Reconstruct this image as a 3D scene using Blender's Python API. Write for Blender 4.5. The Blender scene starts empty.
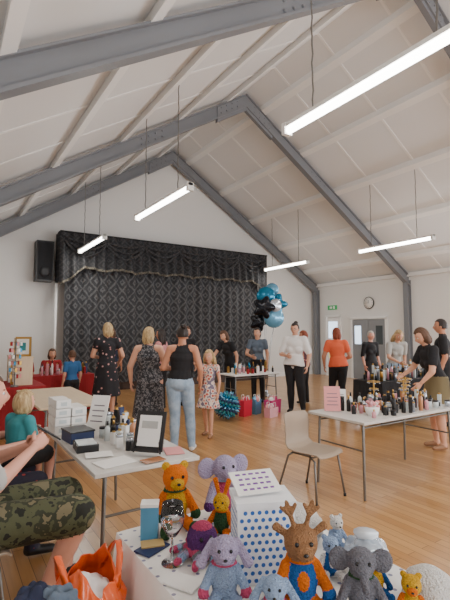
import bpy, math, random
import numpy as np
from mathutils import Vector, Matrix
random.seed(5)
V=Vector
def lin(c):
    o=[]
    for x in c[:3]:
        x=x/255.0
        o.append(x/12.92 if x<=.04045 else ((x+.055)/1.055)**2.4)
    return (o[0],o[1],o[2],1)
# ---------------------------------------------------------------- materials
def M(name,col,rough=.6,metal=0,emit=0,bump=0,bscale=60,pat=None,ramp=None,scale=10,stretch=(1,1,1),trans=0,alpha=1,const=True,coat=0,spec=None):
    m=bpy.data.materials.new(name); m.use_nodes=True
    nt=m.node_tree; n=nt.nodes; L=nt.links
    b=n['Principled BSDF']
    b.inputs['Base Color'].default_value=lin(col)
    b.inputs['Roughness'].default_value=rough
    b.inputs['Metallic'].default_value=metal
    if coat: b.inputs['Coat Weight'].default_value=coat
    if spec is not None: b.inputs['Specular IOR Level'].default_value=spec
    if trans: b.inputs['Transmission Weight'].default_value=trans
    if emit:
        b.inputs['Emission Color'].default_value=lin(col); b.inputs['Emission Strength'].default_value=emit
    tc=n.new('ShaderNodeTexCoord'); mp=n.new('ShaderNodeMapping'); mp.inputs['Scale'].default_value=stretch
    L.new(tc.outputs['Object'],mp.inputs['Vector'])
    if pat:
        if pat=='noise':
            t=n.new('ShaderNodeTexNoise'); t.inputs['Scale'].default_value=scale; t.inputs['Detail'].default_value=3; out=t.outputs['Fac']
        elif pat=='spots':
            t=n.new('ShaderNodeTexVoronoi'); t.inputs['Scale'].default_value=scale; out=t.outputs['Distance']
            t.inputs['Randomness'].default_value=.8
        elif pat=='dots':
            t=n.new('ShaderNodeTexVoronoi'); t.voronoi_dimensions='2D'; t.inputs['Scale'].default_value=scale; out=t.outputs['Distance']
            t.inputs['Randomness'].default_value=.0
        L.new(mp.outputs['Vector'],t.inputs['Vector'])
        r=n.new('ShaderNodeValToRGB'); cr=r.color_ramp
        if const: cr.interpolation='CONSTANT'
        while len(cr.elements)<len(ramp): cr.elements.new(1)
        for i,(p,c) in enumerate(ramp):
            cr.elements[i].position=p; cr.elements[i].color=lin(c)
        L.new(out,r.inputs['Fac']); L.new(r.outputs['Color'],b.inputs['Base Color'])
    if bump:
        t=n.new('ShaderNodeTexNoise'); t.inputs['Scale'].default_value=bscale; t.inputs['Detail'].default_value=2
        L.new(mp.outputs['Vector'],t.inputs['Vector'])
        bp=n.new('ShaderNodeBump'); bp.inputs['Strength'].default_value=bump; bp.inputs['Distance'].default_value=.02
        L.new(t.outputs['Fac'],bp.inputs['Height']); L.new(bp.outputs['Normal'],b.inputs['Normal'])
    return m
def floor_mat():
    m=bpy.data.materials.new('oak_strip_floor'); m.use_nodes=True; nt=m.node_tree;n=nt.nodes;L=nt.links;b=n['Principled BSDF']
    tc=n.new('ShaderNodeTexCoord'); mp=n.new('ShaderNodeMapping'); mp.inputs['Rotation'].default_value=(0,0,math.pi/2)
    L.new(tc.outputs['Object'],mp.inputs['Vector'])
    br=n.new('ShaderNodeTexBrick'); br.inputs['Scale'].default_value=1
    br.inputs['Brick Width'].default_value=1.6; br.inputs['Row Height'].default_value=.085; br.inputs['Mortar Size'].default_value=.002
    br.inputs['Color1'].default_value=lin((206,158,104)); br.inputs['Color2'].default_value=lin((184,134,82)); br.inputs['Mortar'].default_value=lin((108,72,40))
    L.new(mp.outputs['Vector'],br.inputs['Vector'])
    mp2=n.new('ShaderNodeMapping'); mp2.inputs['Scale'].default_value=(14,.8,1); L.new(tc.outputs['Object'],mp2.inputs['Vector'])
    no=n.new('ShaderNodeTexNoise'); no.inputs['Scale'].default_value=3; no.inputs['Detail'].default_value=5; L.new(mp2.outputs['Vector'],no.inputs['Vector'])
    mx=n.new('ShaderNodeMix'); mx.data_type='RGBA'; mx.blend_type='MULTIPLY'; mx.inputs[0].default_value=.35
    r=n.new('ShaderNodeValToRGB'); r.color_ramp.elements[0].color=(.6,.55,.5,1); r.color_ramp.elements[1].color=(1,1,1,1); r.color_ramp.elements[0].position=.3; r.color_ramp.elements[1].position=.65
    L.new(no.outputs['Fac'],r.inputs['Fac']); L.new(br.outputs['Color'],mx.inputs[6]); L.new(r.outputs['Color'],mx.inputs[7])
    L.new(mx.outputs[2],b.inputs['Base Color'])
    b.inputs['Roughness'].default_value=.3; b.inputs['Coat Weight'].default_value=.35; b.inputs['Coat Roughness'].default_value=.18
    return m
def damask_mat(name,base,line_c,sx,sz):
    m=bpy.data.materials.new(name); m.use_nodes=True; nt=m.node_tree;n=nt.nodes;L=nt.links;b=n['Principled BSDF']
    tc=n.new('ShaderNodeTexCoord'); s=n.new('ShaderNodeSeparateXYZ'); L.new(tc.outputs['Object'],s.inputs[0])
    def mt(op,a,bb=None):
        x=n.new('ShaderNodeMath'); x.operation=op
        for i,v in enumerate((a,bb)):
            if v is None: continue
            if isinstance(v,(int,float)): x.inputs[i].default_value=v
            else: L.new(v,x.inputs[i])
        return x.outputs[0]
    A=mt('MULTIPLY',s.outputs[0],1/sx); B=mt('MULTIPLY',s.outputs[2],1/sz)
    f=[]
    for op in('ADD','SUBTRACT'):
        p=mt(op,A,B); f.append(mt('MULTIPLY',mt('ABSOLUTE',mt('SUBTRACT',mt('FRACT',p),.5)),2))
    mxx=mt('MAXIMUM',f[0],f[1])
    no=n.new('ShaderNodeTexNoise'); no.inputs['Scale'].default_value=16; L.new(tc.outputs['Object'],no.inputs['Vector'])
    w=mt('ADD',mxx,mt('MULTIPLY',mt('SUBTRACT',no.outputs['Fac'],.5),.5))
    line=mt('GREATER_THAN',w,.86); dot=mt('LESS_THAN',w,.40)
    ring=mt('MULTIPLY',dot,mt('GREATER_THAN',w,.14))
    fac=mt('MAXIMUM',line,ring)
    mx=n.new('ShaderNodeMix'); mx.data_type='RGBA'; mx.inputs[6].default_value=lin(base); mx.inputs[7].default_value=lin(line_c)
    L.new(fac,mx.inputs[0]); L.new(mx.outputs[2],b.inputs['Base Color']); b.inputs['Roughness'].default_value=.75
    return m
WHITE=M('white_wall_paint',(231,230,227),.8,bump=.04,bscale=12)
CEIL=M('white_ceiling_board',(228,229,229),.85,bump=.03,bscale=5)
CEILB=M('white_gloss_timber',(242,242,240),.5)
GREY=M('grey_steel_paint',(124,127,132),.45)
FLOOR=floor_mat(); DAM=damask_mat('damask_curtain',(50,51,55),(90,91,93),.36,.46); DAM2=damask_mat('damask_pelmet',(38,39,43),(62,62,64),.30,.30)
FRINGE=M('fringe',(120,115,104),.8,pat='noise',ramp=[(0,(70,68,62)),(.5,(128,122,108))],scale=60)
BLACK=M('black_plastic',(22,22,24),.4); DARK=M('dark_cloth',(26,27,31),.85,bump=.3,bscale=30)
CHROME=M('chrome_tube',(170,172,176),.25,metal=.9)
DMETAL=M('grey_metal_leg',(120,118,114),.4,metal=.6)
LAM=M('grey_laminate',(206,202,196),.45); WOODT=M('beech_tabletop',(205,178,140),.45,pat='noise',ramp=[(0,(200,174,140)),(1,(222,200,168))],scale=3,stretch=(12,1,1),const=False)
BEIGE=M('beige_polypropylene',(168,150,132),.5)
TUBE=M('fluorescent_tube',(255,253,246),.5,emit=15); FIX=M('batten_enamel',(240,240,236),.4)
GLASSP=M('clear_glass',(250,252,255),.02,trans=1); 
DAY=M('daylit_glass',(205,225,245),.3,emit=2.2)
DOORG=M('grey_door_paint',(138,142,146),.5); GREEN=M('exit_green',(30,150,80),.5,emit=.4)
RED=M('red_cloth',(150,28,34),.85,bump=.3,bscale=14); PAPER=M('white_paper',(240,238,234),.7); PINK=M('pink_card',(226,150,150),.7)
TEAL=M('teal_foil',(30,120,156),.2,metal=.45); LBF=M('light_blue_foil',(110,172,206),.2,metal=.45); FBLK=M('black_foil',(26,28,36),.15,metal=.4); SILV=M('silver_foil',(190,198,208),.2,metal=.7)
ORBAG=M('orange_plastic_bag',(244,100,36),.3,bump=.5,bscale=18,coat=.3); 
SKIN=M('skin',(214,160,132),.55); SKIN2=M('skin_tan',(196,136,106),.55); SKIN3=M('skin_rosy',(220,160,138),.55)
LIP=M('lips',(176,92,86),.5); EYEW=M('eye_white',(235,232,228),.3); IRIS=M('iris',(50,36,28),.3)
HB=M('blonde_hair',(196,164,112),.6,bump=.6,bscale=90,stretch=(1,1,.15),pat='noise',ramp=[(.3,(150,118,76)),(.7,(214,186,138))],scale=60,const=False)
HBR=M('brown_hair',(92,62,42),.6,bump=.6,bscale=90,stretch=(1,1,.15))
HDK=M('dark_hair',(38,28,24),.5,bump=.6,bscale=90,stretch=(1,1,.15))
HAU=M('auburn_hair',(134,62,34),.6,bump=.6,bscale=90,stretch=(1,1,.15))
HGR=M('grey_hair',(176,172,164),.6,bump=.6,bscale=90,stretch=(1,1,.15))
FLB=M('black_floral_fabric',(28,28,34),.8,pat='spots',ramp=[(0,(214,178,170)),(.16,(170,120,120)),(.26,(30,30,36))],scale=13)
FLG=M('grey_patterned_fabric',(70,70,76),.8,pat='noise',ramp=[(0,(44,46,52)),(.47,(74,76,82)),(.52,(140,138,140)),(.58,(60,62,68))],scale=26)
FLP=M('pink_floral_fabric',(220,170,160),.8,pat='spots',ramp=[(0,(170,50,60)),(.22,(226,140,120)),(.36,(232,214,200)),(.6,(120,110,130))],scale=18)
FLR=M('red_floral_fabric',(150,80,80),.8,pat='spots',ramp=[(0,(220,190,180)),(.25,(150,70,72)),(.5,(90,60,70))],scale=16)
NAVR=M('navy_patterned_fabric',(40,34,50),.8,pat='spots',ramp=[(0,(150,50,50)),(.22,(36,34,52))],scale=16)
BTEE=M('black_jersey',(28,28,32),.85,bump=.3,bscale=12); WTEE=M('white_jersey',(228,226,224),.8,bump=.3,bscale=12); GTEE=M('grey_jersey',(180,180,176),.85,bump=.3,bscale=12)
ORT=M('coral_jersey',(228,100,62),.8,bump=.3,bscale=12); BLU=M('blue_jersey',(44,98,150),.8); TLT=M('teal_jersey',(56,138,144),.8,bump=.3,bscale=12)
SLT=M('slate_jersey',(92,106,122),.8,bump=.3,bscale=12); PKT=M('pink_jersey',(206,140,140),.8,bump=.3,bscale=12); NAVT=M('navy_jersey',(44,54,84),.8,bump=.3,bscale=12)
JEAN=M('light_denim',(142,164,186),.8,pat='noise',ramp=[(.35,(132,156,180)),(.65,(166,186,204))],scale=10,const=False,bump=.35,bscale=18)
KHK=M('khaki_cotton',(120,108,78),.85)
CAMO=M('camouflage_cotton',(70,76,54),.85,pat='noise',ramp=[(0,(34,36,30)),(.42,(84,88,62)),(.52,(54,58,42)),(.6,(120,112,86))],scale=11,bump=.35,bscale=16)
SHOE=M('black_shoe',(24,24,26),.5); SHOW=M('white_shoe',(225,222,218),.6); SAND=M('tan_sandal',(150,110,80),.6)
def yarn(name,c): return M(name,c,.95,bump=1.0,bscale=160,spec=.1)
Y_OR=yarn('orange_yarn',(232,120,36)); Y_YE=yarn('mustard_yarn',(224,172,48)); Y_GR=yarn('green_yarn',(58,92,62)); Y_LI=yarn('lilac_yarn',(180,168,198))
Y_GY=yarn('grey_yarn',(122,122,130)); Y_BL=yarn('blue_yarn',(44,104,176)); Y_BR=yarn('brown_yarn',(160,118,84)); Y_WH=yarn('white_yarn',(236,232,226)); Y_PK=yarn('pink_yarn',(206,84,120)); Y_PB=yarn('pale_blue_yarn',(156,178,210)); Y_PU=yarn('purple_yarn',(104,60,120))
# ---------------------------------------------------------------- mesh builder
def basis(w,f=None):
    w=V(w).normalized()
    if f is None: f=V((0,1,0)) if abs(w.y)<.9 else V((1,0,0))
    f=V(f); f=(f-w*f.dot(w))
    if f.length<1e-5:
        f=V((1,0,0)); f=f-w*f.dot(w)
    f.normalize(); return f.cross(w),f,w
class MB:
    def __init__(s): s.v=[];s.f=[];s.m=[];s.s=[];s.mats=[]
    def mi(s,mat):
        if mat not in s.mats: s.mats.append(mat)
        return s.mats.index(mat)
    def add(s,vs,fs,mat,smooth=False,T=None):
        o=len(s.v)
        if T is not None: vs=[T@V(p) for p in vs]
        s.v.extend([tuple(p) for p in vs]); s.f.extend([tuple(i+o for i in f) for f in fs])
        if isinstance(mat,list): s.m.extend([s.mi(x) for x in mat])
        else: s.m.extend([s.mi(mat)]*len(fs))
        s.s.extend([smooth]*len(fs))
    def box(s,c,sz,mat,rz=0,T=None,taper=1):
        hx,hy,hz=sz[0]/2,sz[1]/2,sz[2]/2
        R=Matrix.Translation(V(c))@Matrix.Rotation(rz,4,'Z')
        if T is not None: R=T@R
        vs=[]
        for z in(-1,1):
            k=1 if z<0 else taper
            for x,y in((-1,-1),(1,-1),(1,1),(-1,1)): vs.append(V((x*hx*k,y*hy*k,z*hz)))
        s.add(vs,[(3,2,1,0),(4,5,6,7),(0,1,5,4),(1,2,6,5),(2,3,7,6),(3,0,4,7)],mat,T=R)
    def hexa(s,p,mat):
        s.add(p,[(3,2,1,0),(4,5,6,7),(0,1,5,4),(1,2,6,5),(2,3,7,6),(3,0,4,7)],mat)
    def tube(s,pts,r,mat,n=8,T=None,flat=1,f=None):
        pts=[V(p) for p in pts]; k=len(pts)
        rr=r if isinstance(r,(list,tuple)) else [r]*k
        vs=[];fs=[]
        for i,p in enumerate(pts):
            w=(pts[min(i+1,k-1)]-pts[max(i-1,0)])
            a,b,_=basis(w,f)
            for j in range(n):
                t=2*math.pi*j/n; vs.append(p+a*rr[i]*math.cos(t)+b*rr[i]*flat*math.sin(t))
        for i in range(k-1):
            for j in range(n):
                j2=(j+1)%n; fs.append((i*n+j,i*n+j2,(i+1)*n+j2,(i+1)*n+j))
        fs.append(tuple(range(n-1,-1,-1))); fs.append(tuple((k-1)*n+j for j in range(n)))
        s.add(vs,fs,mat,True,T)
    def ball(s,c,r,mat,n=16,m=10,T=None,R=None,fn=None):
        vs=[];fs=[]
        if isinstance(r,(int,float)): r=(r,r,r)
        for i in range(m+1):
            ph=math.pi*i/m
            for j in range(n):
                th=2*math.pi*j/n
                u=V((math.sin(ph)*math.cos(th),math.sin(ph)*math.sin(th),math.cos(ph)))
                p=fn(u) if fn else V((u.x*r[0],u.y*r[1],u.z*r[2]))
                if R: p=R@p
                vs.append(V(c)+p)
        for i in range(m):
            for j in range(n):
                j2=(j+1)%n; fs.append((i*n+j,(i+1)*n+j,(i+1)*n+j2,i*n+j2))
        s.add(vs,fs,mat,True,T)
    def lathe(s,prof,c,mat,n=16,T=None):
        vs=[];fs=[]
        for r,z in prof:
            for j in range(n):
                t=2*math.pi*j/n; vs.append(V(c)+V((r*math.cos(t),r*math.sin(t),z)))
        for i in range(len(prof)-1):
            for j in range(n):
                j2=(j+1)%n; fs.append((i*n+j,i*n+j2,(i+1)*n+j2,(i+1)*n+j))
        fs.append(tuple(range(n-1,-1,-1))); fs.append(tuple((len(prof)-1)*n+j for j in range(n)))
        s.add(vs,fs,mat,True,T)
    def sheet(s,fn,nu,nv,mat,T=None,smooth=True):
        vs=[fn(i/nu,j/nv) for j in range(nv+1) for i in range(nu+1)]
        fs=[(j*(nu+1)+i,j*(nu+1)+i+1,(j+1)*(nu+1)+i+1,(j+1)*(nu+1)+i) for j in range(nv) for i in range(nu)]
        s.add(vs,fs,mat,smooth,T)
    def obj(s,name,parent=None,solid=0,bevel=0):
        me=bpy.data.meshes.new(name)
        a=np.array([tuple(v) for v in s.v]); c=(a.min(0)+a.max(0))/2; c[2]=a[:,2].min()
        if parent is not None: c=np.array(parent.location)
        a=a-c
        me.from_pydata(a.tolist(),[],s.f)
        for m in s.mats: me.materials.append(m)
        me.polygons.foreach_set('material_index',s.m); me.polygons.foreach_set('use_smooth',s.s); me.update()
        o=bpy.data.objects.new(name,me); bpy.context.scene.collection.objects.link(o)
        if parent is not None: o.parent=parent
        else: o.location=c
        if solid:
            d=o.modifiers.new('s','SOLIDIFY'); d.thickness=solid; d.offset=0
        if bevel:
            d=o.modifiers.new('b','BEVEL'); d.width=bevel; d.segments=2; d.limit_method='ANGLE'
        return o
# ---------------------------------------------------------------- sculpt
def C(a,b,ra,rb,mat,flat=1,front=(0,1,0),cap=1,fold=0): return ('c',V(a),V(b),ra,rb,mat,flat,V(front),cap,fold)
def E(c,r,mat,R=None):
    if isinstance(r,(int,float)): r=(r,r,r)
    return ('e',V(c),V(r),mat,R or Matrix.Identity(3))
def sculpt(mb,prims,vox,sm=4,T=None):
    t=MB()
    for p in prims:
        if p[0]=='c':
            _,a,b,ra,rb,mat,flat,fr,cap,fold=p
            if (b-a).length<1e-4: b=a+V((0,0,1e-3))
            X,Y,W=basis(b-a,fr); n=28 if fold else 16; rows=[]
            if cap:
                for k in (0,25,50,75): rows.append((a-W*ra*math.cos(math.radians(k))*min(1,flat*1.0),ra*math.sin(math.radians(k)) if k else ra*.02))
            for k in range(5): rows.append((a.lerp(b,k/4),ra+(rb-ra)*k/4))
            if cap:
                for k in (75,50,25,0): rows.append((b+W*rb*math.cos(math.radians(k))*min(1,flat*1.0),rb*math.sin(math.radians(k)) if k else rb*.02))
            vs=[];fs=[]
            for i,(c,r) in enumerate(rows):
                tt=i/(len(rows)-1)
                for j in range(n):
                    th=2*math.pi*j/n; q=r*(1+fold*tt*math.sin(7*th)); vs.append(c+X*q*math.cos(th)+Y*q*flat*math.sin(th))
            k=len(rows)
            for i in range(k-1):
                for j in range(n):
                    j2=(j+1)%n; fs.append((i*n+j,i*n+j2,(i+1)*n+j2,(i+1)*n+j))
            fs.append(tuple(range(n-1,-1,-1))); fs.append(tuple((k-1)*n+j for j in range(n)))
            t.add(vs,fs,BLACK)
        else:
            _,c,r,mat,R=p
            t.ball(c,tuple(r),BLACK,16,12,R=R)
    me=bpy.data.meshes.new('tmp'); me.from_pydata([tuple(v) for v in t.v],[],t.f)
    o=bpy.data.objects.new('tmp',me); bpy.context.scene.collection.objects.link(o)
    r=o.modifiers.new('r','REMESH'); r.mode='VOXEL'; r.voxel_size=vox
    if sm:
        q=o.modifiers.new('q','SMOOTH'); q.factor=.5; q.iterations=sm
    dg=bpy.context.evaluated_depsgraph_get(); dg.update()
    oe=o.evaluated_get(dg); m2=oe.to_mesh()
    n=len(m2.vertices); co=np.zeros(n*3); m2.vertices.foreach_get('co',co); co=co.reshape(-1,3)
    fs=[tuple(p.vertices) for p in m2.polygons]
    ce=np.array([co[list(f)].mean(0) for f in fs])
    oe.to_mesh_clear(); bpy.data.objects.remove(o); bpy.data.meshes.remove(me)
    best=np.full(len(ce),1e9); bi=np.zeros(len(ce),int)
    for i,p in enumerate(prims):
        if p[0]=='c':
            _,a,b,ra,rb,mat,flat,fr,cap,fold=p
            if (b-a).length<1e-4: b=a+V((0,0,1e-3))
            X,Y,W=[np.array(q) for q in basis(b-a,fr)]; Ln=(b-a).length
            q=ce-np.array(a); tt=q@W; tc=np.clip(tt,0,Ln)
            if cap: d=np.sqrt((q@X)**2+((q@Y)/flat)**2+(tt-tc)**2)-(ra+(rb-ra)*tc/Ln)
            else:
                d=np.sqrt((q@X)**2+((q@Y)/flat)**2)-(ra+(rb-ra)*tc/Ln)
                ov=np.abs(tt-tc); d=np.where(ov>vox*.4,np.maximum(d,ov*2),d)
        else:
            _,c,r,mat,R=p
            q=(ce-np.array(c))@np.array(R); rr=np.array(r); d=(np.sqrt(((q/rr)**2).sum(1))-1)*rr.min()
        k=d<best; best[k]=d[k]; bi[k]=i
    mats=[(prims[i][5] if prims[i][0]=='c' else prims[i][3]) for i in bi]
    mb.add([V(x) for x in co.tolist()],fs,mats,True,T)
# ---------------------------------------------------------------- people
def head(mb,T,s,skin,hm,style,glasses=False):
    def hf(u):
        x,y,z=u
        px,py,pz=x*.074,y*.093,z*.115
        if z<0:
            px*=1-.30*(-z)**1.6
            if y<0: py*=1-.30*(-z)
        if y>0:
            py+=.024*math.exp(-(x/.17)**2-((z+.18)/.22)**2)+.006*math.exp(-(x/.3)**2-((z+.85)/.2)**2)
            py-=.008*(math.exp(-((abs(x)-.42)/.2)**2-((z-.05)/.16)**2))
        return V((px,py,pz))*s
    mb.ball((0,0,0),1,skin,28,22,T=T,fn=hf)
    for sx in(-1,1):
        mb.ball((sx*.030*s,.075*s,.006*s),(.0125*s,.009*s,.008*s),EYEW,8,6,T=T)
        mb.ball((sx*.030*s,.082*s,.006*s),(.0055*s,.004*s,.006*s),IRIS,8,6,T=T)
        mb.ball((sx*.031*s,.081*s,.026*s),(.016*s,.005*s,.003*s),hm,8,6,T=T)
        mb.ball((sx*.075*s,-.006*s,-.008*s),(.009*s,.018*s,.029*s),skin,8,8,T=T)
    mb.ball((0,.083*s,-.056*s),(.022*s,.008*s,.007*s),LIP,10,6,T=T)
    if glasses:
        for sx in(-1,1):
            pts=[V((sx*.031+.02*math.cos(a),.097,.004+.016*math.sin(a)))*s for a in [i*math.pi/6 for i in range(13)]]
            mb.tube(pts,.002*s,BLACK,5,T=T)
            mb.tube([V((sx*.052,.095,.006))*s,V((sx*.077,.0,.01))*s],.002*s,BLACK,5,T=T)
    lo=-.75 if style in('bob','long','toddler') else -.45
    g=1.07 if style in('bob','long','toddler') else 1.0
    def gf(u):
        x,y,z=u
        k=g*(1+.018*math.sin(math.atan2(y,x)*11+z*3))
        if y>.30 and z<.52+.12*abs(x): k=.80
        elif y>-.05 and z<-.02: k=.86 if style in('short','bun','pony') else k
        if z<lo: k=.72
        return V((x*.083*k,y*.103*k-.006,z*.120*k+.006))*s
    mb.ball((0,0,0),1,hm,36,26,T=T,fn=gf)
    if style=='bun':
        mb.ball((0,-.070*s,.112*s),(.042*s,.042*s,.036*s),hm,14,10,T=T)
    if style=='pony':
        mb.tube([V((0,-.10,.04))*s,V((0,-.135,.02))*s,V((0,-.13,-.06))*s,V((.01,-.11,-.16))*s],[.02*s,.03*s,.028*s,.008*s],hm,10,T=T)
    if style=='bob':
        for q in((-.055,-.03,-.05),(.055,-.03,-.05),(-.025,-.066,-.06),(.03,-.064,-.055)):
            mb.ball(V(q)*s,(.043*s,.048*s,.078*s),hm,14,12,T=T)
    if style=='long':
        for i in range(5):
            x=(i-2)*.03
            mb.tube([V((x*1.1,-.045+abs(x)*.7,.05))*s,V((x*1.5,-.085+abs(x)*.9,-.04))*s,V((x*1.6,-.09+abs(x)*.5,-.14))*s,V((x*1.2,-.085,-.24-.02*(i%2)))*s],[.03*s,.036*s,.032*s,.01*s],hm,10,T=T)
def hand(mb,w,d,nrm,side,s,skin,curl=.5,T=None):
    d=V(d).normalized(); nrm=V(nrm); nrm=(nrm-d*nrm.dot(d)).normalized(); t=nrm.cross(d)*side
    w=V(w)
    mb.tube([w-d*.01*s,w+d*.02*s,w+d*.055*s,w+d*.088*s,w+d*.094*s],[.024*s,.032*s,.040*s,.039*s,.030*s],skin,12,T=T,flat=.38,f=nrm)
    for i,(o,l) in enumerate(zip((.029,.010,-.010,-.028),(.070,.078,.072,.056))):
        p=w+d*.086*s+t*o*s; pts=[p-d*.01*s,p]; a=0
        for k in range(3):
            a+=curl*(.55+.1*i)
            p=p+(d*math.cos(a)+nrm*math.sin(a)+t*o*1.2)*l*s*(.42,.32,.26)[k]; pts.append(p)
        mb.tube(pts,[.0095*s,.0095*s,.009*s,.008*s,.0055*s],skin,8,T=T)
    p=w+d*.025*s+t*.026*s; q=p+(d*.65+t*.6+nrm*.35)*.040*s; r=q+(d*.85+t*.1+nrm*.45)*.034*s
    mb.tube([p,q,r],[.014*s,.011*s,.007*s],skin,8,T=T)
J0=dict(pel=(0,0,.95),wai=(0,.0,1.09),che=(0,.0,1.27),nek=(0,-.015,1.43),hed=(0,.02,1.585),
 shL=(-.165,-.01,1.385),shR=(.165,-.01,1.385),elL=(-.215,-.035,1.10),elR=(.215,-.035,1.10),wrL=(-.22,.05,.87),wrR=(.22,.05,.87),
 hiL=(-.088,0,.90),hiR=(.088,0,.90),knL=(-.095,.015,.50),knR=(.095,.015,.50),anL=(-.10,-.02,.085),anR=(.10,-.02,.085),toL=(-.12,.13,.035),toR=(.12,.13,.035))
UP=('wai','che','nek','hed','shL','shR','elL','elR','wrL','wrR')
def human(name,x,y,H,yaw,skin,hm,hair,top,bottom,kind='trousers',sleeve=.5,hem=.45,hemr=.24,shoe=SHOE,j=None,lean=0,hy=0,hp=0,vox=.014,bd=1.0,fem=True,vest=False,glasses=False,z0=0,extra=None,curl=.45,hscale=1,shift=0,palm=None,long=False):
    s=H/1.7; J={k:V(v) for k,v in J0.items()}
    if lean:
        R=Matrix.Rotation(-math.radians(lean),4,'X'); P=V((0,0,.95))
        for k in UP: J[k]=P+R@(J[k]-P)
    if shift:
        for k in('pel','hiL','hiR'): J[k]+=V((shift,0,0))
        J['wai']+=V((shift*.5,0,0)); q='L' if shift>0 else 'R'
        J['kn'+q]+=V((-shift*.3,.06,0)); J['an'+q]+=V((-shift*1.2,.02,0)); J['to'+q]+=V((-shift*1.8,.02,0))
    if j:
        for k,v in j.items(): J[k]=V(v)
    J={k:v*s for k,v in J.items()}; b=s*bd
    T=Matrix.Translation((x,y,z0))@Matrix.Rotation(math.radians(yaw),4,'Z')
    if extra is None: extra=[]
    up=(J['nek']-J['pel']).normalized(); fr=V((0,1,0)); fr=(fr-up*fr.y).normalized()
    dress=kind=='dress'; hipm=top if dress else bottom
    P=[]
    tc=J['che']+up*(.0 if vest else .03)*s
    P+=[C(tc,J['wai'],.148*b,.122*b,top,.70,fr),C(J['wai'],J['pel']+up*.03*s,.122*b,.152*b,top,.74,fr),E(J['pel'],(.160*b,.118*b,.10*b),hipm),
        E(J['pel']+V((0,-.045,-.03))*b,(.135*b,.09*b,.09*b),hipm)]
    if long: P+=[C(J['wai'],J['pel']-V((0,0,.05))*s,.13*b,.178*b,top,.80,(0,1,0),0,.03)]
    P+=[C(J['shL'].lerp(J['shR'],.1),J['shR'].lerp(J['shL'],.1),.056*b,.056*b,skin if vest else top,.9,fr)]
    P+=[C(J['nek']-up*.03*s,J['che'],.075*b,.13*b,skin if vest else top,.7,fr)]
    if vest:
        P+=[C(J['che'],J['che']+up*.06*s,.152*b,.125*b,top,.72,fr)]
        for sx in(-1,1): P+=[C(J['che']+V((sx*.09,0,0))*b,J['che']+V((sx*.075,0,0))*b+up*.135*s,.045*b,.022*b,top,1.5,fr)]
    P+=[C(J['nek']-up*.02*s,J['hed']-up*.06*s-fr*.02*s,.054*b,.048*s,skin)]
    if fem:
        for sx in(-1,1): P+=[E(J['che']+V((sx*.062,0,0))*b+fr*.075*b-up*.02*s,(.062*b,.055*b,.06*b),top)]
    for S in 'LR':
        sh,el,wr,hi,kn,an,to=[J[k+S] for k in('sh','el','wr','hi','kn','an','to')]
        P+=[C(sh,el,.048*b,.038*b,skin),C(el,wr,.038*b,.025*s,skin)]
        if sleeve>0:
            P+=[C(sh,sh.lerp(el,min(1,sleeve)),.062*b,.056*b if sleeve<1 else .048*b,top)]
            if sleeve>1: P+=[C(el,el.lerp(wr,min(.95,sleeve-1)),.048*b,.036*s,top)]
        tr=kind=='trousers'; ls=bottom if tr else skin; g=.010*s if tr else 0
        P+=[C(hi,kn,.088*b+g,.056*b+g,ls),C(kn,kn.lerp(an,.35),.053*b+g,.054*b+g,ls),C(kn.lerp(an,.35),an,.054*b+g,.034*s+g*1.6,ls)]
        if kind=='shorts':
            P+=[C(hi,hi.lerp(kn,hem),.105*b,.092*b,bottom)]
        P+=[C(an+V((0,-.02,-.035))*s if abs(an.z-to.z)<.2*s else an,to,.038*s,.03*s,shoe,1)]
        P+=[C(an,an+V((0,-.01,-.03))*s,.036*s,.04*s,shoe if shoe!=SAND else skin)]
    if dress or kind=='skirt':
        mid=(J['knL']+J['knR'])/2; bot=V((mid.x*.6,mid.y*.6,hem*s))
        P+=[C(J['pel']+V((0,0,.05))*s,bot,.155*b,hemr*s,hipm,.78,(0,1,0),0,.05)]
    P+=extra
    mb=MB(); sculpt(mb,P,vox*max(.7,s),3,T)
    Hm=T@Matrix.Translation(J['hed'])@Matrix.Rotation(math.radians(hy),4,'Z')@Matrix.Rotation(math.radians(-hp-lean*.6),4,'X')
    head(mb,Hm,s*1.0*hscale,skin,hm,hair,glasses)
    for S,sd in(('L',1),('R',-1)):
        d=J['wr'+S]-J['el'+S]
        nn=V((1,0,0)) if S=='L' else V((-1,0,0))
        if palm is not None: nn=V(palm)
        hand(mb,J['wr'+S],d,nn,sd,s*1.0,skin,curl,T)
    return mb.obj(name)
# ---------------------------------------------------------------- room
XL,XR,YF,YB=-.4,12.1,-5.0,12.2; XM=5.85; Z0=3.42; SL=.63
def rz(x): return Z0+SL*((x-XL) if x<XM else (XR-x))
def simple(name,fn,**k):
    mb=MB(); fn(mb); return mb.obj(name,**k)
simple('floor',lambda m:m.box(((XL+XR)/2,(YF+YB)/2,-.05),(XR-XL,YB-YF,.1),FLOOR))
def gable(m,y,t):
    p=[(XL,0),(XR,0),(XR,Z0+.05),(XM,rz(XM)+.05),(XL,Z0+.05)]
    vs=[(a,y,b) for a,b in p]+[(a,y+t,b) for a,b in p]
    m.add(vs,[(0,1,2,3,4),(9,8,7,6,5)]+[(i,(i+1)%5+0,(i+1)%5+5,i+5) for i in range(5)],WHITE)
simple('wall_back',lambda m:gable(m,YB,.15)); simple('wall_front',lambda m:gable(m,YF-.15,.15))
simple('wall_left',lambda m:m.box((XL-.075,(YF+YB)/2,Z0/2),(.15,YB-YF,Z0),WHITE))
simple('wall_right',lambda m:m.box((XR+.075,(YF+YB)/2,Z0/2),(.15,YB-YF,Z0),WHITE))
def ceil(m):
    for a,b in((XL,XM),(XM,XR)):
        za,zb=rz(a),rz(b)
        m.hexa([(a,YF,za),(b,YF,zb),(b,YB,zb),(a,YB,za),(a,YF,za+.1),(b,YF,zb+.1),(b,YB,zb+.1),(a,YB,za+.1)],CEIL)
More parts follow.
